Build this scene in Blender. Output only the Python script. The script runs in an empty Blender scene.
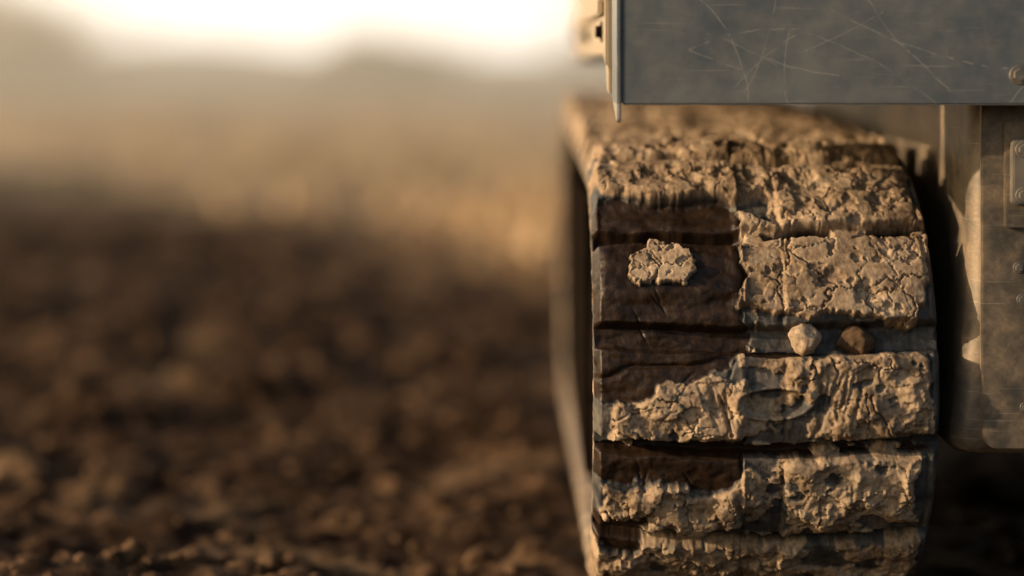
import bpy, bmesh, math, random
import numpy as np
from mathutils import Vector, Matrix
rng=np.random.RandomState(7); random.seed(7)
scene=bpy.context.scene
H=0.67          # camera height
# ------------------------------------------------------------ noise
PERM=rng.permutation(2048); PERM=np.concatenate([PERM,PERM])
ANG=rng.rand(2048)*2*np.pi; RX=rng.rand(2048); RY=rng.rand(2048)
def _h(ix,iy,seed=0):
    return PERM[(PERM[(ix+seed*37)&2047]+iy)&2047]
def perlin(x,y,seed=0):
    xi=np.floor(x).astype(np.int64); yi=np.floor(y).astype(np.int64)
    xf=x-xi; yf=y-yi
    u=xf*xf*xf*(xf*(xf*6-15)+10); v=yf*yf*yf*(yf*(yf*6-15)+10)
    def g(dx,dy):
        a=ANG[_h(xi+dx,yi+dy,seed)]
        return np.cos(a)*(xf-dx)+np.sin(a)*(yf-dy)
    a=g(0,0); b=g(1,0); c=g(0,1); d=g(1,1)
    return ((a+(b-a)*u)*(1-v)+(c+(d-c)*u)*v)*1.5
def fbm(x,y,o=4,seed=0,gain=.5):
    s=0;a=1;t=0
    for i in range(o):
        s=s+a*perlin(x,y,seed+i*3); t+=a; a*=gain; x=x*2.03+11.3; y=y*2.03+5.7
    return s/t
def worley(x,y,seed=0):
    xi=np.floor(x).astype(np.int64); yi=np.floor(y).astype(np.int64)
    f1=np.full(x.shape,9.); f2=np.full(x.shape,9.); idc=np.zeros(x.shape)
    for dx in(-1,0,1):
        for dy in(-1,0,1):
            h=_h(xi+dx,yi+dy,seed)
            d=np.hypot(xi+dx+RX[h]-x, yi+dy+RY[h]-y)
            m=d<f1
            f2=np.where(m,f1,np.minimum(f2,d)); idc=np.where(m,RX[(h*7+3)&2047],idc); f1=np.where(m,d,f1)
    return f1,f2,idc
def ss(a,b,x):
    t=np.clip((x-a)/(b-a),0,1); return t*t*(3-2*t)
# ------------------------------------------------------------ node helpers
def newmat(name):
    m=bpy.data.materials.new(name); m.use_nodes=True
    nt=m.node_tree; return m,nt,nt.nodes["Principled BSDF"]
def N(nt,t,**k):
    n=nt.nodes.new(t)
    for a,b in k.items(): setattr(n,a,b)
    return n
def coord(nt,kind='Object'):
    return N(nt,'ShaderNodeTexCoord').outputs[kind]
def noise(nt,vec,scale,detail=4,rough=.55,dist=0,out='Fac'):
    n=N(nt,'ShaderNodeTexNoise'); n.inputs['Scale'].default_value=scale; n.inputs['Detail'].default_value=detail
    n.inputs['Roughness'].default_value=rough; n.inputs['Distortion'].default_value=dist
    nt.links.new(vec,n.inputs['Vector']); return n.outputs[out]
def ramp(nt,fac,stops):
    r=N(nt,'ShaderNodeValToRGB'); e=r.color_ramp.elements
    while len(e)<len(stops): e.new(.5)
    for i,(p,c) in enumerate(stops):
        e[i].position=p; e[i].color=(c[0],c[1],c[2],1) if hasattr(c,'__len__') else (c,c,c,1)
    nt.links.new(fac,r.inputs[0]); return r.outputs[0]
def mixc(nt,fac,a,b,mode='MIX'):
    m=N(nt,'ShaderNodeMix',data_type='RGBA',blend_type=mode)
    for s,v in((m.inputs[0],fac),(m.inputs[6],a),(m.inputs[7],b)):
        if hasattr(v,'is_linked'): nt.links.new(v,s)
        else: s.default_value=v if not hasattr(v,'__len__') else (v[0],v[1],v[2],1)
    return m.outputs[2]
def math_(nt,op,a,b=0.0,c=None,clamp=False):
    m=N(nt,'ShaderNodeMath',operation=op,use_clamp=clamp)
    for s,v in zip(m.inputs,(a,b,c)):
        if v is None: continue
        if hasattr(v,'is_linked'): nt.links.new(v,s)
        else: s.default_value=v
    return m.outputs[0]
def bump(nt,h,strength,dist,prev=None):
    b=N(nt,'ShaderNodeBump'); b.inputs['Strength'].default_value=strength; b.inputs['Distance'].default_value=dist
    nt.links.new(h,b.inputs['Height'])
    if prev is not None: nt.links.new(prev,b.inputs['Normal'])
    return b.outputs[0]
def setin(nt,b,name,v):
    if hasattr(v,'is_linked'): nt.links.new(v,b.inputs[name])
    else: b.inputs[name].default_value=v if not hasattr(v,'__len__') else (v[0],v[1],v[2],1)
# ------------------------------------------------------------ materials
def mat_belt():
    m,nt,b=newmat('muddy_rubber'); o=coord(nt)
    at=N(nt,'ShaderNodeAttribute',attribute_name='mask'); sep=N(nt,'ShaderNodeSeparateColor'); nt.links.new(at.outputs['Color'],sep.inputs[0])
    mud,wet,dust=sep.outputs[0],sep.outputs[1],sep.outputs[2]
    n1=noise(nt,o,13,6,.6); n2=noise(nt,o,60,5,.65); n3=noise(nt,o,420,3,.6); n0=noise(nt,o,150,4,.6)
    rub=ramp(nt,n2,[(.3,(.016,.018,.022)),(.7,(.050,.055,.062))])
    dustc=ramp(nt,n3,[(.3,(.13,.115,.10)),(.7,(.27,.23,.185))])
    mp=N(nt,'ShaderNodeMapping'); mp.inputs['Scale'].default_value=(3,.6,.6); mp.inputs['Rotation'].default_value=(0,.9,0); nt.links.new(o,mp.inputs[0])
    st=noise(nt,mp.outputs[0],45,5,.7)
    df=math_(nt,'MULTIPLY',dust,ramp(nt,math_(nt,'ADD',math_(nt,'MULTIPLY',n2,.5),math_(nt,'MULTIPLY',st,.5)),[(.42,.1),(.60,1)]))
    c=mixc(nt,df,rub,dustc)
    mudc=ramp(nt,math_(nt,'ADD',math_(nt,'MULTIPLY',n1,.6),math_(nt,'MULTIPLY',n2,.4)),[(.39,(.065,.040,.025)),(.46,(.24,.165,.105)),(.54,(.41,.305,.21)),(.66,(.57,.45,.325))])
    mudc=mixc(nt,.4,mudc,ramp(nt,n0,[(.34,(.12,.080,.052)),(.60,(.50,.38,.27))]))
    wn=ramp(nt,math_(nt,'ADD',math_(nt,'MULTIPLY',n2,.55),math_(nt,'MULTIPLY',st,.45)),[(.54,0),(.62,.6)])
    mudc=mixc(nt,wn,mudc,(.14,.130,.115))
    c=mixc(nt,mud,c,mudc)
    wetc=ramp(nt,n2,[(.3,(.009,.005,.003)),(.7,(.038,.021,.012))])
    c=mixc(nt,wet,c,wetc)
    setin(nt,b,'Base Color',c)
    r=math_(nt,'SUBTRACT',math_(nt,'ADD',.55,math_(nt,'MULTIPLY',mud,.45)),math_(nt,'MULTIPLY',wet,.12),clamp=True)
    setin(nt,b,'Roughness',r)
    setin(nt,b,'Specular IOR Level',math_(nt,'SUBTRACT',.32,math_(nt,'MULTIPLY',mud,.27)))
    bb=bump(nt,n3,.45,.0010); bb=bump(nt,n0,.35,.0014,bb)
    nt.links.new(bb,b.inputs['Normal']); return m
def mat_steel(name,base,base2,metal=.3,rough=.45,dustcol=(.30,.23,.16),dustamt=.5,arcs=(),edge_hl_z=None):
    m,nt,b=newmat(name); o=coord(nt)
    n1=noise(nt,o,5,6,.6); n2=noise(nt,o,40,6,.65); n3=noise(nt,o,300,4,.6)
    c=mixc(nt,ramp(nt,n1,[(.35,0),(.65,1)]),base,base2)
    df=math_(nt,'MULTIPLY',ramp(nt,math_(nt,'ADD',math_(nt,'MULTIPLY',n1,.5),math_(nt,'MULTIPLY',n2,.5)),[(.42,0),(.62,1)]),dustamt)
    df=math_(nt,'MULTIPLY',df,ramp(nt,n3,[(.3,.4),(.6,1)]))
    c=mixc(nt,df,c,dustcol)
    sc=None
    for rot,k in((.35,2.2),(-.8,2.6),(1.25,1.9)):
        mp=N(nt,'ShaderNodeMapping'); mp.inputs['Rotation'].default_value=(0,rot,0); mp.inputs['Scale'].default_value=(4,4,160); nt.links.new(o,mp.inputs[0])
        s=ramp(nt,noise(nt,mp.outputs[0],k,3,.5),[(.68,0),(.72,1)])
        sc=s if sc is None else math_(nt,'MAXIMUM',sc,s)
    sc=math_(nt,'MULTIPLY',sc,.35)
    sx=N(nt,'ShaderNodeSeparateXYZ'); nt.links.new(o,sx.inputs[0])
    if arcs:
        wob=math_(nt,'MULTIPLY',math_(nt,'SUBTRACT',noise(nt,o,18,3,.5),.5),.012)
        gap=ramp(nt,noise(nt,o,70,3,.6),[(.40,0),(.55,1)])
        for (cx,cz,r,w,x0,x1) in arcs:
            dx=math_(nt,'SUBTRACT',sx.outputs[0],cx); dz=math_(nt,'SUBTRACT',sx.outputs[2],cz)
            d=math_(nt,'SQRT',math_(nt,'ADD',math_(nt,'MULTIPLY',dx,dx),math_(nt,'MULTIPLY',dz,dz)))
            d=math_(nt,'ABSOLUTE',math_(nt,'ADD',math_(nt,'SUBTRACT',d,r),wob))
            l=math_(nt,'LESS_THAN',d,w)
            l=math_(nt,'MULTIPLY',l,math_(nt,'GREATER_THAN',sx.outputs[0],x0)); l=math_(nt,'MULTIPLY',l,math_(nt,'LESS_THAN',sx.outputs[0],x1))
            l=math_(nt,'MULTIPLY',math_(nt,'MULTIPLY',l,gap),.7)
            sc=math_(nt,'MAXIMUM',sc,l)
    if edge_hl_z is not None:
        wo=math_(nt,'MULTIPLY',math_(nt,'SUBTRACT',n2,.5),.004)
        sc=math_(nt,'MAXIMUM',sc,math_(nt,'MULTIPLY',math_(nt,'LESS_THAN',math_(nt,'ADD',sx.outputs[2],wo),edge_hl_z),.75))  # pale strip paints the reflected highlight along the plate's lower edge
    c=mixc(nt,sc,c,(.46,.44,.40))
    setin(nt,b,'Base Color',c)
    setin(nt,b,'Metallic',math_(nt,'MULTIPLY',math_(nt,'SUBTRACT',1,df),metal))
    setin(nt,b,'Roughness',math_(nt,'ADD',rough-.1,math_(nt,'MULTIPLY',n2,.25)))
    bb=bump(nt,n2,.12,.003); bb=bump(nt,math_(nt,'ADD',n3,sc),.12,.0008,bb)
    nt.links.new(bb,b.inputs['Normal']); return m
def mat_soil():
    m,nt,b=newmat('soil'); o=coord(nt)
    at=N(nt,'ShaderNodeAttribute',attribute_name='mask'); sep=N(nt,'ShaderNodeSeparateColor'); nt.links.new(at.outputs['Color'],sep.inputs[0])
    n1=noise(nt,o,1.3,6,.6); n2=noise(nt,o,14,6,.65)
    dark_soil=ramp(nt,n2,[(.32,(.010,.0055,.0033)),(.52,(.034,.019,.011)),(.68,(.19,.112,.062))])
    pale_soil=ramp(nt,math_(nt,'ADD',math_(nt,'MULTIPLY',n1,.5),math_(nt,'MULTIPLY',n2,.5)),[(.35,(.46,.30,.165)),(.65,(.66,.46,.27))])
    c=mixc(nt,sep.outputs[0],dark_soil,pale_soil)
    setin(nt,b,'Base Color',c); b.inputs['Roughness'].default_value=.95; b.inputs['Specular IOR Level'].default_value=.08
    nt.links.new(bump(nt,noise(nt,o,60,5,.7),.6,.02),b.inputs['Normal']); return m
def mat_simple(name,c1,c2,scale,rough=.9,bs=.3,bd=.01,spec=.3):
    m,nt,b=newmat(name); o=coord(nt); n=noise(nt,o,scale,5,.6)
    setin(nt,b,'Base Color',ramp(nt,n,[(.3,c1),(.7,c2)])); b.inputs['Roughness'].default_value=rough
    b.inputs['Specular IOR Level'].default_value=spec
    nt.links.new(bump(nt,n,bs,bd),b.inputs['Normal']); return m
M_belt=mat_belt()
def pz(y,d): return H-(y-60)*d/1991.
def px(x,d): return (x-512)*d/1991.
arcs=[(.30,H-.20,.235,.0005,.20,.33),(.10,H-.05,.165,.0005,.21,.34),(.34,H+.32,.34,.0005,.2,.26),(.62,H-.02,.31,.0005,.29,.34),
      (.40,H+.24,.26,.0006,.29,.37),(.15,H-.21,.25,.0004,.22,.3),(.75,H+.3,.42,.0005,.4,.5),(.2,H+.4,.41,.0004,.33,.42),(.9,H-.3,.42,.0005,.5,.6),(.05,H+.10,.25,.0005,.24,.31),(.50,H-.25,.33,.0005,.25,.32),
      (.60,H+.45,.46,.0006,.36,.56),(.25,H-.30,.34,.0004,.3,.48)]
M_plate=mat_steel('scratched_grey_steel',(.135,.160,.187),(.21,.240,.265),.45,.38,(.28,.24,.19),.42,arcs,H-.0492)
M_house=mat_steel('dusty_housing_steel',(.075,.070,.062),(.16,.142,.12),.35,.48,(.32,.235,.155),.8)
M_side=mat_steel('dusty_cream_paint',(.36,.30,.22),(.46,.38,.28),.0,.5,(.33,.24,.16),.8)
M_dark=mat_simple('shade_black_steel',(.005,.004,.0035),(.014,.010,.008),30,1.0,.3,.005,.0)  # near-black, no specular: shade of the open track interior put into the colour
M_bolt=mat_steel('bolt_steel',(.16,.16,.16),(.25,.24,.22),.6,.4)
M_soil=mat_soil()
# ------------------------------------------------------------ object helpers
def link(o,parent=None):
    scene.collection.objects.link(o)
    if parent: o.parent=parent
    return o
def empty(name):
    e=bpy.data.objects.new(name,None); e.empty_display_size=.1; return link(e)
def grid_mesh(name,P,closed_i=False,closed_j=False,outward=None):
    ni,nj=P.shape[:2]
    me=bpy.data.meshes.new(name)
    I=np.arange(ni if closed_i else ni-1); J=np.arange(nj if closed_j else nj-1)
    I,J=np.meshgrid(I,J,indexing='ij'); I2=(I+1)%ni; J2=(J+1)%nj
    q=np.stack([I*nj+J,I2*nj+J,I2*nj+J2,I*nj+J2],-1).reshape(-1,4)
    V=P.reshape(-1,3)
    if outward is not None:
        k,od=outward; f=q[k]; nrm=np.cross(V[f[1]]-V[f[0]],V[f[3]]-V[f[0]])
        if np.dot(nrm,od)<0: q=q[:,::-1]
    me.vertices.add(len(V)); me.vertices.foreach_set('co',V.astype(np.float32).ravel())
    me.loops.add(q.size); me.loops.foreach_set('vertex_index',q.astype(np.int32).ravel())
    me.polygons.add(len(q)); me.polygons.foreach_set('loop_start',np.arange(0,q.size,4,dtype=np.int32))
    me.update(calc_edges=True)
    me.polygons.foreach_set('use_smooth',np.ones(len(q),bool)); return me
def set_attr(me,arr):
    a=me.attributes.new('mask','FLOAT_COLOR','POINT')
    c=np.ones((len(me.vertices),4),np.float32); c[:,:3]=arr.reshape(-1,3); a.data.foreach_set('color',c.ravel())
def box(name,x0,x1,y0,y1,z0,z1,mat,parent,bev=.003,seg=2,smooth=True):
    bm=bmesh.new(); bmesh.ops.create_cube(bm,size=1)
    bmesh.ops.scale(bm,vec=(x1-x0,y1-y0,z1-z0),verts=bm.verts); bmesh.ops.translate(bm,vec=((x0+x1)/2,(y0+y1)/2,(z0+z1)/2),verts=bm.verts)
    if bev: bmesh.ops.bevel(bm,geom=bm.edges[:],offset=bev,segments=seg,affect='EDGES')
    me=bpy.data.meshes.new(name); bm.to_mesh(me); bm.free(); me.materials.append(mat)
    return link(bpy.data.objects.new(name,me),parent)
def lathe(name,prof,axis_pt,mat,parent,seg=48):
    bm=bmesh.new(); rings=[]
    for x,r in prof:
        rings.append([bm.verts.new((axis_pt[0]+x,axis_pt[1]+r*math.cos(a),axis_pt[2]+r*math.sin(a))) for a in [2*math.pi*i/seg for i in range(seg)]])
    for a,b in zip(rings,rings[1:]):
        for i in range(seg): bm.faces.new((a[i],a[(i+1)%seg],b[(i+1)%seg],b[i]))
    bm.faces.new(rings[0]); bm.faces.new(rings[-1]); bmesh.ops.recalc_face_normals(bm,faces=bm.faces)
    me=bpy.data.meshes.new(name); bm.to_mesh(me); bm.free(); me.materials.append(mat)
    return link(bpy.data.objects.new(name,me),parent)
def bolt(name,p,axis,r,parent,mat=None):
    bm=bmesh.new()
    def cyl(rad,dep,off,seg):
        g=bmesh.ops.create_cone(bm,segments=seg,radius1=rad,radius2=rad*.93,depth=dep,cap_ends=True)
        bmesh.ops.translate(bm,vec=(0,0,off+dep/2),verts=g['verts'])
    cyl(r*1.5,r*.25,0,24); cyl(r,r*.7,r*.25,6)
    q=Vector((0,0,1)).rotation_difference(Vector(axis))
    bmesh.ops.rotate(bm,matrix=q.to_matrix(),verts=bm.verts); bmesh.ops.translate(bm,vec=p,verts=bm.verts)
    me=bpy.data.meshes.new(name); bm.to_mesh(me); bm.free(); me.materials.append(mat or M_bolt)
    return link(bpy.data.objects.new(name,me),parent)
# ------------------------------------------------------------ TRACK BELT
X0=.0957; W=.400; PX=.001153
C1=np.array([2.566,H-.39]); R1=.25; C2=np.array([3.69,H-.3675]); R2=.2725
dv=C2-C1; al=math.atan2(dv[1],dv[0]); ac=math.acos((R1-R2)/np.hypot(*dv))
pt=al+ac; pb=al-ac+2*math.pi
L1=R1*(pb-pt)
T1=C1+R1*np.array([math.cos(pt),math.sin(pt)]); T2=C2+R2*np.array([math.cos(pt),math.sin(pt)])
B1=C1+R1*np.array([math.cos(pb),math.sin(pb)]); B2=C2+R2*np.array([math.cos(pb),math.sin(pb)])
L2=np.hypot(*(T2-T1)); L3=R2*(pt-(pb-2*math.pi)); L4=L2; LT=L1+L2+L3+L4
def path(s):
    s=np.asarray(s); y=np.zeros_like(s); z=np.zeros_like(s); n=np.zeros_like(s)
    m=s<L1; a=pb-s/R1; y=np.where(m,C1[0]+R1*np.cos(a),y); z=np.where(m,C1[1]+R1*np.sin(a),z); n=np.where(m,a,n)
    m=(s>=L1)&(s<L1+L2); t=(s-L1)/L2; y=np.where(m,T1[0]+(T2[0]-T1[0])*t,y); z=np.where(m,T1[1]+(T2[1]-T1[1])*t,z); n=np.where(m,pt,n)
    m=(s>=L1+L2)&(s<L1+L2+L3); a=pt-(s-L1-L2)/R2; y=np.where(m,C2[0]+R2*np.cos(a),y); z=np.where(m,C2[1]+R2*np.sin(a),z); n=np.where(m,a,n)
    m=(s>=L1+L2+L3); t=(s-L1-L2-L3)/L4; y=np.where(m,B2[0]+(B1[0]-B2[0])*t,y); z=np.where(m,B2[1]+(B1[1]-B2[1])*t,z); n=np.where(m,pb,n)
    return y,z,n
smax=L1+.45
s_a=np.arange(R1*math.radians(8),smax,.00105); s_b=np.arange(smax,LT+R1*math.radians(8)-.002,.005)%LT
S=np.concatenate([s_a,s_b])
yy,zz,nn=path(S)
theta=np.degrees(math.pi-nn)
sth0=R1*(pb-math.pi)
pitch=R1*math.radians(27); ph0=(sth0-R1*math.radians(92.7))
phase=(S-ph0)/pitch
rest=(LT-L1)/pitch; tot=LT/pitch; k=(round(tot)-(L1/pitch))/(rest)
phase=np.where(S>L1,(L1-ph0)/pitch+(S-L1)/pitch*k,phase)
th=np.radians(np.linspace(-80,80,400)); zr=-.39+.27*np.sin(th); dr=2.296+.27*(1-np.cos(th)); Vt=60-zr*1991/dr; St=sth0+R1*th
Vrow=np.interp(S,St,Vt); Vrow=np.where(S>St[-1],Vt[-1]-(S-St[-1])*700,Vrow)
nu=350; U=np.linspace(0,347,nu)
SP=(S-sth0)*(.27/.25)/PX
UU,SG=np.meshgrid(U,SP); VV=np.repeat(Vrow[:,None],nu,1); PH=np.repeat(phase[:,None],nu,1)
XX=UU+595
c=(UU/347-.5)*2
w1=fbm(UU/60,SG/60,4,1,.45); w2=fbm(UU/60+40,SG/60+9,4,2,.45)
wf=fbm(UU/16,SG/16,4,5); wf2=fbm(UU/16+30,SG/16,4,6)
Xw=XX+w1*22+wf*7; Vw=VV+w2*20+wf2*6
def rect(x0,x1,y0,y1,s=6):
    return ss(x0-s,x0+s,Xw)*(1-ss(x1-s,x1+s,Xw))*ss(y0-s,y0+s,Vw)*(1-ss(y1-s,y1+s,Vw))
def rects(x0,x1,y0,y1,s=3):
    X=XX+wf*2; Y=VV+wf2*2
    return ss(x0-s,x0+s,X)*(1-ss(x1-s,x1+s,X))*ss(y0-s,y0+s,Y)*(1-ss(y1-s,y1+s,Y))
TH=np.repeat(theta[:,None],nu,1)
topzone=ss(72,84,TH)+0*TH
ph=PH+.07*(1-np.abs(c))*(1-topzone)+wf*.014+w1*.03
fr=ph-np.floor(ph); dist=np.minimum(fr,1-fr)
isC=np.abs(VV-338)<60
gw=.050+.04*fbm(UU/50,SG/200,2,9)
gw=np.where(isC,np.where(UU>150,.115,.09),gw)
gw=gw+topzone*.09
lug=ss(gw,gw+.05,dist)
lugtop=1-.30*(2*np.abs(fr-.5))**3
LH=.025
h=lug*LH*lugtop
colm=ss(150,153,UU)*(1-ss(189,192,UU))
h-=colm*lug*.005
gl_=np.clip(.55+1.3*fbm(UU/60,SG/50,2,92),.1,1)
for g0 in(150,191): h-=np.exp(-((UU-g0+wf*4+w1*5)/2.4)**2)*.006*lug*gl_
h-=np.exp(-((UU-335)/2.)**2)*.003*lug
wetF=rect(585,747,212,400,5)*1.0
diag=ss(-8,8,(Vw-(420-(Xw-605)*.5)))
wetF=wetF*(1-diag)
wetF=np.maximum(wetF,rect(585,752,446,480,5)*.9)
wetF=np.maximum(wetF,rect(590,650,512,544,6)*.7)
wetF=np.maximum(wetF,rect(640,742,206,236,4)*1.0)
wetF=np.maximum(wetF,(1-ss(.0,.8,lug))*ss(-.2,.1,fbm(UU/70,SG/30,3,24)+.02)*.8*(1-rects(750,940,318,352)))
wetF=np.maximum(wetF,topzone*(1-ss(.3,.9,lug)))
mudF=-.24+.85*fbm(UU/52,SG/42,5,20,.5)
def add(m,wt):
    global mudF; mudF=mudF+m*wt
add(rect(598,786,150,208),.8); add(rect(786,935,140,232),.7)
add(rect(742,926,226,322),.95)
add(rect(615,744,352,442),.55); add(rect(805,926,352,440),.48); add(rect(744,800,352,442),.22)
add(rect(600,748,482,530),.6); add(rect(790,932,446,530),.44); add(rect(752,790,448,528),.42)
add(rect(590,780,538,620),.5); add(rect(780,940,536,620),.38)
add(rect(640,742,208,235),-1.3); add(rect(755,935,322,350,4),-1.2); add(rect(928,960,100,600),-.5)
blob=ss(-.12,.12,1-np.hypot((Xw-663+wf*8)/27,(Vw-266+wf2*8)/24)); wetF=wetF*(1-blob)
add(topzone,.45)
mudF=mudF*(1-ss(.3,.6,wetF))+(-.6)*ss(.3,.6,wetF)
mudF=np.maximum(mudF,blob*.9-.35+wf*.25)
mud=ss(0,.05,mudF)
wet=ss(.35,.6,wetF)*(1-mud)
lump=fbm(UU/24,SG/20,4,30,.45); lumpb=fbm(UU/70,SG/60,2,33)
gran=fbm(UU/5,SG/5,2,35)
f1,f2,cid=worley((UU+w1*20+wf*11)/46,(SG+w2*20+wf2*11)/34,3)
cm=ss(-.30,.0,fbm(UU/80,SG/80,2,43))
crack=(1-ss(.0,.045,f2-f1))*cm
g1,g2,cid2=worley((UU+wf*8+w1*12)/20,(SG+wf2*8+w2*12)/15,8)
c2m=ss(.05,.25,fbm(UU/55,SG/55,3,44))
crack2=(1-ss(0,.075,g2-g1))*c2m
thick=ss(0,.4,mudF)
thick2=ss(.25,.5,mudF+.15*wf)
pf=fbm(UU/36,SG/26,4,48,.55); pits=ss(.17,.21,pf)
mh=.0034+.0034*thick+.0045*thick2+.0014*lump+.0022*lumpb+.00045*gran+(cid-.5)*.0030*cm-crack*.0068*thick-crack2*.0026*thick+(cid2-.5)*.0007*c2m-pits*.0034*thick
h=h+mud*np.maximum(mh,.0006)+mud*(1-lug)*.006*thick*(1-topzone)
h+=rect(742,926,226,322,10)*.004
h+=rect(598,786,150,205,8)*.006
wl=fbm(UU/40,SG/22,3,50,.42)
h+=wet*(.0045*wl+.0010*lump-.003)
h+=rects(600,742,248,300,8)*.006*(1-blob)
h-=rects(600,742,208,240,4)*.006
h-=wet*np.exp(-(((VV-(372-(XX-605)*.12))+w2*14)/3.)**2)*.004
h+=(1-mud)*(.0006*fbm(UU/9,SG/9,3,60)+.0010*lumpb)
e=np.hypot((XX-773+w1*5)/40,(VV-402+w2*5)/14.5)
h+=np.exp(-((e-1.0)/.13)**2)*.0045; h-=(1-ss(.7,.95,e))*.008
for sx in(-1,1):
    lx=773+sx*(38+10*np.sin((VV-360)/80*3.14)); h-=np.exp(-((XX-lx+wf*2)/2.0)**2)*.0025*ss(358,364,VV)*(1-ss(436,440,VV))
def seg(x0,y0,x1,y1,wd,dep):
    global h
    dx,dy=x1-x0,y1-y0; l2=dx*dx+dy*dy
    t=np.clip(((XX-x0)*dx+(VV-y0)*dy)/l2,0,1); d=np.hypot(XX+wf*3-x0-t*dx,VV-y0-t*dy)
    h-=np.exp(-(d/wd)**2)*dep*np.clip(np.sin(np.pi*np.clip(t,.05,.95))*1.3,0,1)
R=random.Random(4)
for i in range(6):
    x=698+i*5+R.uniform(-3,3); seg(x,384+R.uniform(-4,10),x+10+R.uniform(-3,8),425+R.uniform(-12,8),1.8,R.uniform(.002,.005))
for i in range(7):
    x=812+i*7+R.uniform(-5,5); seg(x+10,366+R.uniform(-4,14),x+R.uniform(-6,6),425+R.uniform(-20,10),1.6,R.uniform(.0015,.004))
for i in range(18):
    x=R.uniform(620,920); y=R.choice([R.uniform(455,520),R.uniform(360,430),R.uniform(250,310)]); seg(x,y,x+R.uniform(-24,24),y+R.uniform(15,40),1.1,.0016)
edge=ss(-1,7,np.minimum(UU,347-UU)); h*=.25+.75*edge
dust=np.clip(.40+.9*fbm(UU/40,SG/40,4,70)+.35*ss(-.3,0,mudF)-.3*(1-lug),0,1)*(1-rect(640,742,207,235)*.8)
dust=np.maximum(dust,rects(750,940,322,350)*(.45+.5*wf))
mask=np.stack([mud,wet,np.clip(dust,0,1)],-1)
crown=.006*(1-c**2)
hh=h+crown
xo=X0+UU/347*W
xo=xo+np.where(UU<1,(fbm(SG/20,SG*0+2,3,80)*.0025)[:, :],0)
cy=np.cos(nn)[:,None]; cz=np.sin(nn)[:,None]
def ring(x,off):
    off=off if hasattr(off,'shape') else np.full((len(S),1),off)
    return np.stack([np.broadcast_to(x,(len(S),off.shape[1])),yy[:,None]+cy*off,zz[:,None]+cz*off],-1)
outer=ring(xo,hh)
extra=[];em=[]
sidemud=(.5+.5*fbm(SG[:,:1]/25,SG[:,:1]*0+4,3,90))
for x,off in[(X0+W+.001,-.004),(X0+W+.001,-.012),(X0+W,-.02),(X0+W-.006,-.026),(X0+W*.66,-.028),(X0+W*.58,-.028),(X0+W*.56,-.055),(X0+W*.44,-.055),(X0+W*.42,-.028),(X0+W*.34,-.028),(X0+.006,-.026),(X0,-.02),(X0-.001,-.012),(X0-.001,-.004)]:
    if off==-.055: offa=np.where(((phase*2)%1)[:,None]<.5,-.055,-.028)
    else: offa=np.full((len(S),1),off)
    xa=x+(.0015*fbm(SG[:,:1]/15,SG[:,:1]*0+off*900,3,91) if off>-.021 else 0)
    extra.append(ring(xa,offa)); em.append(np.concatenate([ss(.42,.62,sidemud)*(1 if off>-.027 else .0),np.zeros_like(sidemud),np.full_like(sidemud,.6 if off>-.027 else .15)],-1)[:,None,:])
P=np.concatenate([outer]+extra,1); MK=np.concatenate([mask]+em,1)
track=empty('rubber_crawler_track')
i0=len(s_a)//2; kq=i0*P.shape[1]+170
me=grid_mesh('belt',P,True,True,(kq,np.array([0,math.cos(nn[i0]),math.sin(nn[i0])])))
set_attr(me,MK); me.materials.append(M_belt); belt=link(bpy.data.objects.new('belt',me),track)
xc=X0+W/2
lathe('idler_wheel',[(-.190,.05),(-.190,.15),(-.188,.19),(-.175,.210),(-.03,.21),(-.03,.215),(.03,.215),(.03,.195),(.155,.19),(.17,.16),(.17,.05)],(xc,C1[0],C1[1]),M_dark,track)
lathe('idler_hub',[(-.195,.02),(-.195,.05),(-.185,.06),(.165,.06),(.18,.05),(.18,.02)],(xc,C1[0],C1[1]),M_dark,track,24)
bm=bmesh.new(); nT=34; v1=[];v2=[]
for i in range(nT*2):
    r=.235 if i%2 else .205; a=math.pi*2*i/(nT*2)
    v1.append(bm.verts.new((xc-.02,C2[0]+r*math.cos(a),C2[1]+r*math.sin(a)))); v2.append(bm.verts.new((xc+.02,C2[0]+r*math.cos(a),C2[1]+r*math.sin(a))))
bm.faces.new(v1); bm.faces.new(v2)
for i in range(nT*2): bm.faces.new((v1[i],v1[(i+1)%(nT*2)],v2[(i+1)%(nT*2)],v2[i]))
bmesh.ops.recalc_face_normals(bm,faces=bm.faces); me=bpy.data.meshes.new('drive_sprocket'); bm.to_mesh(me); bm.free(); me.materials.append(M_dark); link(bpy.data.objects.new('drive_sprocket',me),track)
lathe('final_drive',[(-.196,.05),(-.196,.20),(-.190,.235),(-.06,.235),(.06,.12),(.16,.1)],(xc,C2[0],C2[1]),M_dark,track,48)
for i,yv in enumerate((2.86,3.1,3.34)):
    lathe('roller_%d'%(i+1),[(-.185,.03),(-.185,.07),(-.05,.07),(-.045,.05),(.045,.05),(.05,.07),(.16,.07),(.16,.03)],(xc,yv,H-.66+.05+.075),M_dark,track,28)
box('track_frame',X0+.003,X0+W-.03,2.66,3.58,H-.575,H-.165,M_dark,track,.02)  # flush black side stands in for the shaded interior of the track loop
box('frame_cross_member',X0+W-.04,.54,2.9,3.2,H-.42,H-.3,M_dark,track,.01)
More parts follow.
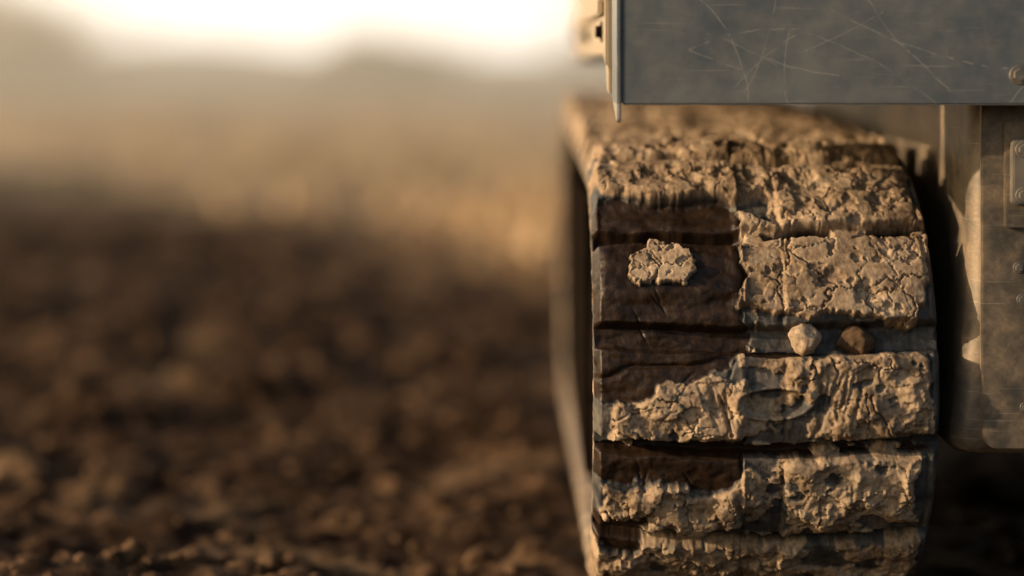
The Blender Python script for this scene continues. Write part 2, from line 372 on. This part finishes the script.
# ------------------------------------------------------------ stones
def stone(name,V_,X_,r,cols,seed,sq,out=.45):
    t=np.interp(V_,Vt[::-1],th[::-1]); rad=R1+.010+r*out
    p=Vector((X0+(X_-595)/347*W, C1[0]-rad*math.cos(t), C1[1]+rad*math.sin(t)))
    bm=bmesh.new(); bmesh.ops.create_icosphere(bm,subdivisions=4,radius=1)
    rr=random.Random(seed); pl=[(Vector((rr.uniform(-1,1),rr.uniform(-1,1),rr.uniform(-1,1))).normalized(),rr.uniform(.66,.88)) for _ in range(16)]
    for v in bm.verts:
        for n,d in pl:
            k=v.co.dot(n)-d
            if k>0: v.co-=n*k*.7
        nzz=fbm(np.array([v.co.x*2.6+seed]),np.array([v.co.y*2.6+v.co.z*2.3]),4,3)[0]; v.co*=1+.16*nzz
        v.co=Vector((v.co.x*sq[0],v.co.y*sq[1],v.co.z*sq[2]))*r*1.2
    for f in bm.faces: f.smooth=True
    me=bpy.data.meshes.new(name); bm.to_mesh(me); bm.free()
    me.materials.append(mat_simple(name+'_mat',cols[0],cols[1],160,.85,.6,.003,.15)); o=bpy.data.objects.new(name,me); o.location=p; return link(o)
stone('pebble',338,807,.0175,((.24,.175,.12),(.54,.42,.31)),5,(1,.9,.95))
stone('pebble.001',339,859,.0180,((.05,.032,.020),(.125,.08,.05)),11,(1.05,.8,.95),.0)
# ------------------------------------------------------------ FENDER / BODY
fen=empty('steel_fender')
xL=.124
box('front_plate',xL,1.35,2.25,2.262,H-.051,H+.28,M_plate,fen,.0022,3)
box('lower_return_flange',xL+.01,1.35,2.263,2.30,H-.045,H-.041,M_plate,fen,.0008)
def prism(name,poly,axis,a0,a1,mat,parent,bev=.0015):
    bm=bmesh.new()
    def mk(a):
        return [bm.verts.new((a,p[0],p[1]) if axis=='X' else (p[0],a,p[1])) for p in poly]
    A=mk(a0);B=mk(a1); bm.faces.new(A); bm.faces.new(B); n=len(poly)
    for i in range(n): bm.faces.new((A[i],A[(i+1)%n],B[(i+1)%n],B[i]))
    bmesh.ops.recalc_face_normals(bm,faces=bm.faces)
    if bev: bmesh.ops.bevel(bm,geom=bm.edges[:],offset=bev,segments=2,affect='EDGES')
    me=bpy.data.meshes.new(name); bm.to_mesh(me); bm.free(); me.materials.append(mat); return link(bpy.data.objects.new(name,me),parent)
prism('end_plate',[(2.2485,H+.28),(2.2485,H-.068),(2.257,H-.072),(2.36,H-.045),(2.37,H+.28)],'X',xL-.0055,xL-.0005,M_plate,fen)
prism('side_skirt',[(2.385,H+.28),(2.385,H-.01),(2.45,H+.006),(3.6,H+.006),(3.6,H+.28)],'X',xL-.012,xL+.006,M_side,fen,.003)
prism('skirt_brace',[(2.39,H+.0),(2.39,H-.04),(2.43,H-.04),(2.47,H+.0)],'X',xL-.008,xL+.002,M_side,fen,.002)
box('fender_deck',xL+.008,.60,2.265,3.6,H+.10,H+.112,M_dark,fen,.002)
box('rear_plate',xL,.56,3.6,3.61,H-.0,H+.28,M_dark,fen,.002)
box('skirt_rail',xL-.02,xL-.0125,2.42,3.58,H+.055,H+.075,M_side,fen,.002)
for i,yv in enumerate((2.47,2.9,3.4)): bolt('skirt_bolt_%d'%(i+1),(xL-.012,yv,H+.035),(-1,0,0),.009,fen,M_dark)
bolt('plate_bolt',(px(1019,2.25),2.25,pz(75,2.25)),(0,-1,0),.0075,fen)
hs=empty('machine_chassis_housing')
zs=[H-.46,H-.457,H-.45,H-.435,H-.42,H-.38,H-.33,H-.27,H-.2,H-.1,H-.0,H+.28]
def hx(z):
    t=max(0,min(1,((H-.2)-z)/.26)); return .5335-.026*t*t
rows=[]
for z in zs:
    cr=max(0,1-(z-(H-.46))/.025); ins=.02*(1-math.sqrt(max(0,1-cr*cr)))
    x0=hx(z)+ins; rC=.028; row=[]
    for yv in np.linspace(3.6,2.31+rC,14): row.append((x0,yv,z))
    for a in np.linspace(0,math.pi/2,10)[1:]:
        row.append((x0+rC-rC*math.cos(a),2.31+ins+rC-rC*math.sin(a),z))
    for xv in np.linspace(x0+rC,1.35,8)[1:]: row.append((xv,2.31+ins,z))
    rows.append(row)
P=np.array(rows); me=grid_mesh('housing_shell',P,False,False,(9*(P.shape[1]-1)+3,np.array([-1.,0,0]))); me.materials.append(M_house)
link(bpy.data.objects.new('housing_shell',me),hs)
box('housing_floor',.545,1.34,2.34,3.58,H-.459,H-.452,M_dark,hs,.001)
def rplate(name,x0,x1,z0,z1,y0,y1,r,mat,bev=.0015):
    poly=[]
    for cx,cz,a0 in((x1-r,z1-r,0),(x0+r,z1-r,90),(x0+r,z0+r,180),(x1-r,z0+r,270)):
        for i in range(7): a=math.radians(a0+15*i); poly.append((cx+r*math.cos(a),cz+r*math.sin(a)))
    return prism(name,poly,'Y',y0,y1,mat,hs,bev)
rplate('front_cover',px(982,2.3),1.2,H-.450,H-.03,2.302,2.312,.02,M_house)
rplate('latch_base',px(1006,2.29),px(1006,2.29)+.09,pz(229,2.29),pz(122,2.29),2.296,2.302,.004,M_house)
rplate('latch_block',px(1013,2.28),px(1013,2.28)+.05,pz(205,2.28),pz(140,2.28),2.280,2.2965,.005,M_bolt)
bolt('latch_bolt_1',(px(1020,2.27)+.006,2.280,pz(150,2.27)),(0,-1,0),.006,hs)
bolt('latch_bolt_2',(px(1020,2.27)+.006,2.280,pz(196,2.27)),(0,-1,0),.006,hs)
for i,yv in enumerate((268,300,408)): bolt('cover_bolt_%d'%(i+1),(px(1019,2.3)+.004*i,2.302,pz(yv,2.3)),(0,-1,0),.0045,hs)
# ------------------------------------------------------------ GROUND
def spread(a,b,step,lo,hi,g=1.045):
    m=list(np.arange(a,b,step)); s=step; x=m[-1]
    while x<hi: s*=g; x+=s; m.append(x)
    s=step; x=m[0]; l=[]
    while x>lo: s*=g; x-=s; l.append(x)
    return np.array(l[::-1]+m)
gx=spread(-1.3,1.1,.011,-900,900); gy=spread(2.2,5.2,.011,-60,1500,1.03)
GX,GY=np.meshgrid(gx,gy)
def gheight(x,y):
    d=np.hypot(x,y)
    z=.06*fbm(x/1.2,y/1.2,3,100)+.055*fbm(x/.30,y/.30,5,101,.6)
    f1,f2,_=worley(x/.14+.3*fbm(x/.1,y/.1,2,140),y/.14,4); z=z+(.5-np.minimum(f1,.6))*.065*ss(-.15,.25,fbm(x/.5,y/.5,2,107))
    f1,f2,_=worley(x/.05+5,y/.05,6); z=z+(.4-np.minimum(f1,.6))*.018
    z=z*(1-.6*ss(12,40,d))
    z=z+.25*fbm(x/9,y/9,3,103)*ss(6,18,d)+.63*fbm(x/40,y/40,3,104)*ss(18,60,d)
    fl=ss(-.05,.15,x-0.0)*(1-ss(.5,.9,x))*ss(2.1,2.4,y)*(1-ss(3.9,4.4,y))
    z=z*(1-.8*fl)-.008*fl
    return z-.018
GZ=gheight(GX,GY)
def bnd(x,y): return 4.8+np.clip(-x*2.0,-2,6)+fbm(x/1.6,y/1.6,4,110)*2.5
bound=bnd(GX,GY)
pale_soil=ss(0,4.0,GY-bound)*(.75+.25*ss(-.3,.2,fbm(GX/4,GY/4,3,111)))  # soil tone mask: darker near and to the left, paler farther out
pale_soil=np.maximum(pale_soil,ss(.14,.45,fbm(GX/.30,GY/.30,4,112))*.20)
P=np.stack([GX,GY,GZ],-1)
me=grid_mesh('ground',P,False,False,(100,np.array([0,0,1.]))); set_attr(me,np.stack([pale_soil,pale_soil*0,pale_soil*0],-1)); me.materials.append(M_soil)
link(bpy.data.objects.new('ground',me))
def mass(name,verts,faces,mats,smooth=False):
    me=bpy.data.meshes.new(name); me.from_pydata(verts,[],faces)
    for m in mats: me.materials.append(m)
    return link(bpy.data.objects.new(name,me))
bm=bmesh.new(); bmesh.ops.create_icosphere(bm,subdivisions=2,radius=1); bm.verts.ensure_lookup_table()
iv=np.array([v.co[:] for v in bm.verts]); ifc=np.array([[v.index for v in f.verts] for f in bm.faces]); bm.free()
M_cl=mat_simple('clod_soil',(.024,.014,.009),(.18,.108,.06),25,.95,.5,.01,.1)
vs=[];fs=[];off=0
for i in range(3000):
    y=2.3+rng.rand()**1.6*9; x=rng.uniform(-.32,.32)*y
    if .03<x<.56 and 2.2<y<4.1 :
        if not(x>.5 and y<2.6): continue
    r=.004+.015*rng.rand()**2.5
    if rng.rand()<.02: r*=1.6
    d=1+.30*np.sin(iv@rng.uniform(-3,3,3)+rng.rand()*6)+.09*rng.randn(len(iv))
    v=iv*d[:,None]*r*np.array([1,rng.uniform(.7,1.2),rng.uniform(.5,.9)])
    z=gheight(np.array([x]),np.array([y]))[0]
    vs.append(v+np.array([x,y,z+r*.1])); fs.append(ifc+off); off+=len(iv)
mass('soil_clods',np.concatenate(vs).tolist(),np.concatenate(fs).tolist(),[M_cl])
M_gr=mat_simple('dry_grass',(.42,.28,.15),(.66,.48,.29),3,.8,.0,.001,.2)
nG=36000; yv=6+rng.rand(nG)**1.5*58; xv=rng.uniform(-.36,.36,nG)*yv
keep=(fbm(xv/3,yv/3,3,120)>-.15)&(rng.rand(nG)<ss(.5,7,yv-bnd(xv,yv))); xv=xv[keep];yv=yv[keep]; n=len(xv)
zv=gheight(xv,yv); hgt=(.05+.16*rng.rand(n)); wd=.01+.02*rng.rand(n); a=rng.rand(n)*6.28
b0=np.stack([xv-wd*np.cos(a),yv-wd*np.sin(a),zv],-1); b1=np.stack([xv+wd*np.cos(a),yv+wd*np.sin(a),zv],-1); tp=np.stack([xv+rng.randn(n)*.06,yv+rng.randn(n)*.06,zv+hgt],-1)
V=np.stack([b0,b1,tp],1).reshape(-1,3); F=np.arange(3*n).reshape(-1,3)
mass('dry_grass',V.tolist(),F.tolist(),[M_gr])
M_bu=mat_simple('scrub_leaves',(.18,.12,.075),(.34,.235,.15),2,.8,.0,.001,.2)
V=[];F=[];o_=0
for (bx,by,br,bh) in [(-9.3,38,1.8,1.8),(-11.5,40,2.0,2.2),(-2.6,42,1.3,1.1),(-3.6,44,1.2,.8),(4,50,3,1.6),(9,44,3,2),(-14,48,3,2.2),(14,52,4,2.4)]:
    bz=float(gheight(np.array([float(bx)]),np.array([float(by)]))[0])
    m=1500; p=rng.randn(m,3); p/=np.linalg.norm(p,axis=1)[:,None]; rr=rng.rand(m)**.45
    q=p*rr[:,None]; lobes=1+.3*np.sin(q[:,0]*5+bx)+.25*np.sin(q[:,1]*4+q[:,2]*6)
    q=q*lobes[:,None]*np.array([br,br,bh*.6])+np.array([bx,by,bz+bh*.5])
    d1=rng.randn(m,3)*.10; d2=rng.randn(m,3)*.10
    V.append(np.stack([q,q+d1,q+d1+d2,q+d2],1).reshape(-1,3)); F.append(np.arange(4*m).reshape(-1,4)+o_); o_+=4*m
mass('dry_scrub',np.concatenate(V).tolist(),np.concatenate(F).tolist(),[M_bu])
M_hill=mat_simple('hazy_hill_soil',(.42,.32,.23),(.58,.46,.35),.02,.95,0,.1,.1)  # tan paled so that distance haze sits in the base colour
hxv=np.linspace(-700,700,240); prof=np.array([0,.25,.55,.85,1,.8,.3,0]); yo=np.linspace(420,620,8)
P=np.zeros((8,240,3)); hgt=2.0+3*fbm(hxv/140,hxv*0+3,4,130)+4*np.exp(-((hxv+85)/30)**2)
for i in range(8): P[i,:,0]=hxv; P[i,:,1]=yo[i]; P[i,:,2]=-1.5+(hgt+1.5)*prof[i]
me=grid_mesh('hills',P,False,False,(100,np.array([0,-.3,1.]))); me.materials.append(M_hill); link(bpy.data.objects.new('hills',me))
mv=bpy.data.materials.new('dust_volume'); mv.use_nodes=True; nt=mv.node_tree; nt.nodes.clear()
vo=nt.nodes.new('ShaderNodeVolumeScatter'); vo.inputs['Color'].default_value=(1,.84,.60,1); vo.inputs['Density'].default_value=.050; vo.inputs['Anisotropy'].default_value=.35
om=nt.nodes.new('ShaderNodeOutputMaterial'); nt.links.new(vo.outputs[0],om.inputs['Volume'])
box('dust_haze',-18,30,8,48,-2,2.6,mv,None,0)
# ------------------------------------------------------------ LIGHT
EL=math.radians(15); PHI=math.radians(13)
sd=Vector((-math.cos(PHI)*math.cos(EL),-math.sin(PHI)*math.cos(EL),math.sin(EL)))
sl=bpy.data.lights.new('sun','SUN'); sl.energy=5; sl.angle=math.radians(.6); sl.color=(1,.73,.45)
so=link(bpy.data.objects.new('sun',sl)); so.rotation_euler=sd.to_track_quat('Z','Y').to_euler()
w=bpy.data.worlds.new('World'); scene.world=w; w.use_nodes=True; nt=w.node_tree; bg=nt.nodes['Background']
sk=nt.nodes.new('ShaderNodeTexSky'); sk.sky_type='NISHITA'; sk.sun_disc=False; sk.sun_elevation=EL; sk.sun_rotation=math.atan2(sd.x,sd.y)%(2*math.pi)
sk.dust_density=5; sk.air_density=1.2; sk.ozone_density=1
tc=coord(nt,'Generated'); sx=N(nt,'ShaderNodeSeparateXYZ'); nt.links.new(tc,sx.inputs[0])
gd=Vector((-.25,.95,.06)).normalized(); dp=N(nt,'ShaderNodeVectorMath',operation='DOT_PRODUCT'); nt.links.new(tc,dp.inputs[0]); dp.inputs[1].default_value=gd
lobe=math_(nt,'POWER',math_(nt,'MAXIMUM',dp.outputs['Value'],0.0),4.0)
ez=math_(nt,'EXPONENT',math_(nt,'MULTIPLY',math_(nt,'ABSOLUTE',sx.outputs[2]),-5.0))
gl=math_(nt,'MULTIPLY',math_(nt,'MULTIPLY',lobe,ez),62.0)
gc=mixc(nt,1.0,(1,.67,.37),(1,1,1),'MULTIPLY')
vm=N(nt,'ShaderNodeVectorMath',operation='SCALE'); nt.links.new(gc,vm.inputs[0]); nt.links.new(gl,vm.inputs['Scale'])
va=N(nt,'ShaderNodeVectorMath',operation='ADD'); nt.links.new(vm.outputs[0],va.inputs[0]); nt.links.new(sk.outputs[0],va.inputs[1])
nt.links.new(va.outputs[0],bg.inputs[0]); bg.inputs[1].default_value=.14
# ------------------------------------------------------------ CAMERA
cd=bpy.data.cameras.new('camera'); cd.lens=70; cd.sensor_width=36; cd.shift_y=-(288-60)/1024; cd.clip_end=4000; cd.clip_start=.05
cd.dof.use_dof=True; cd.dof.focus_distance=2.32; cd.dof.aperture_fstop=.92
co=link(bpy.data.objects.new('camera',cd)); co.location=(0,0,H); co.rotation_euler=(math.pi/2,0,0); scene.camera=co
scene.view_settings.view_transform='Standard'; scene.view_settings.look='None'; scene.view_settings.exposure=0
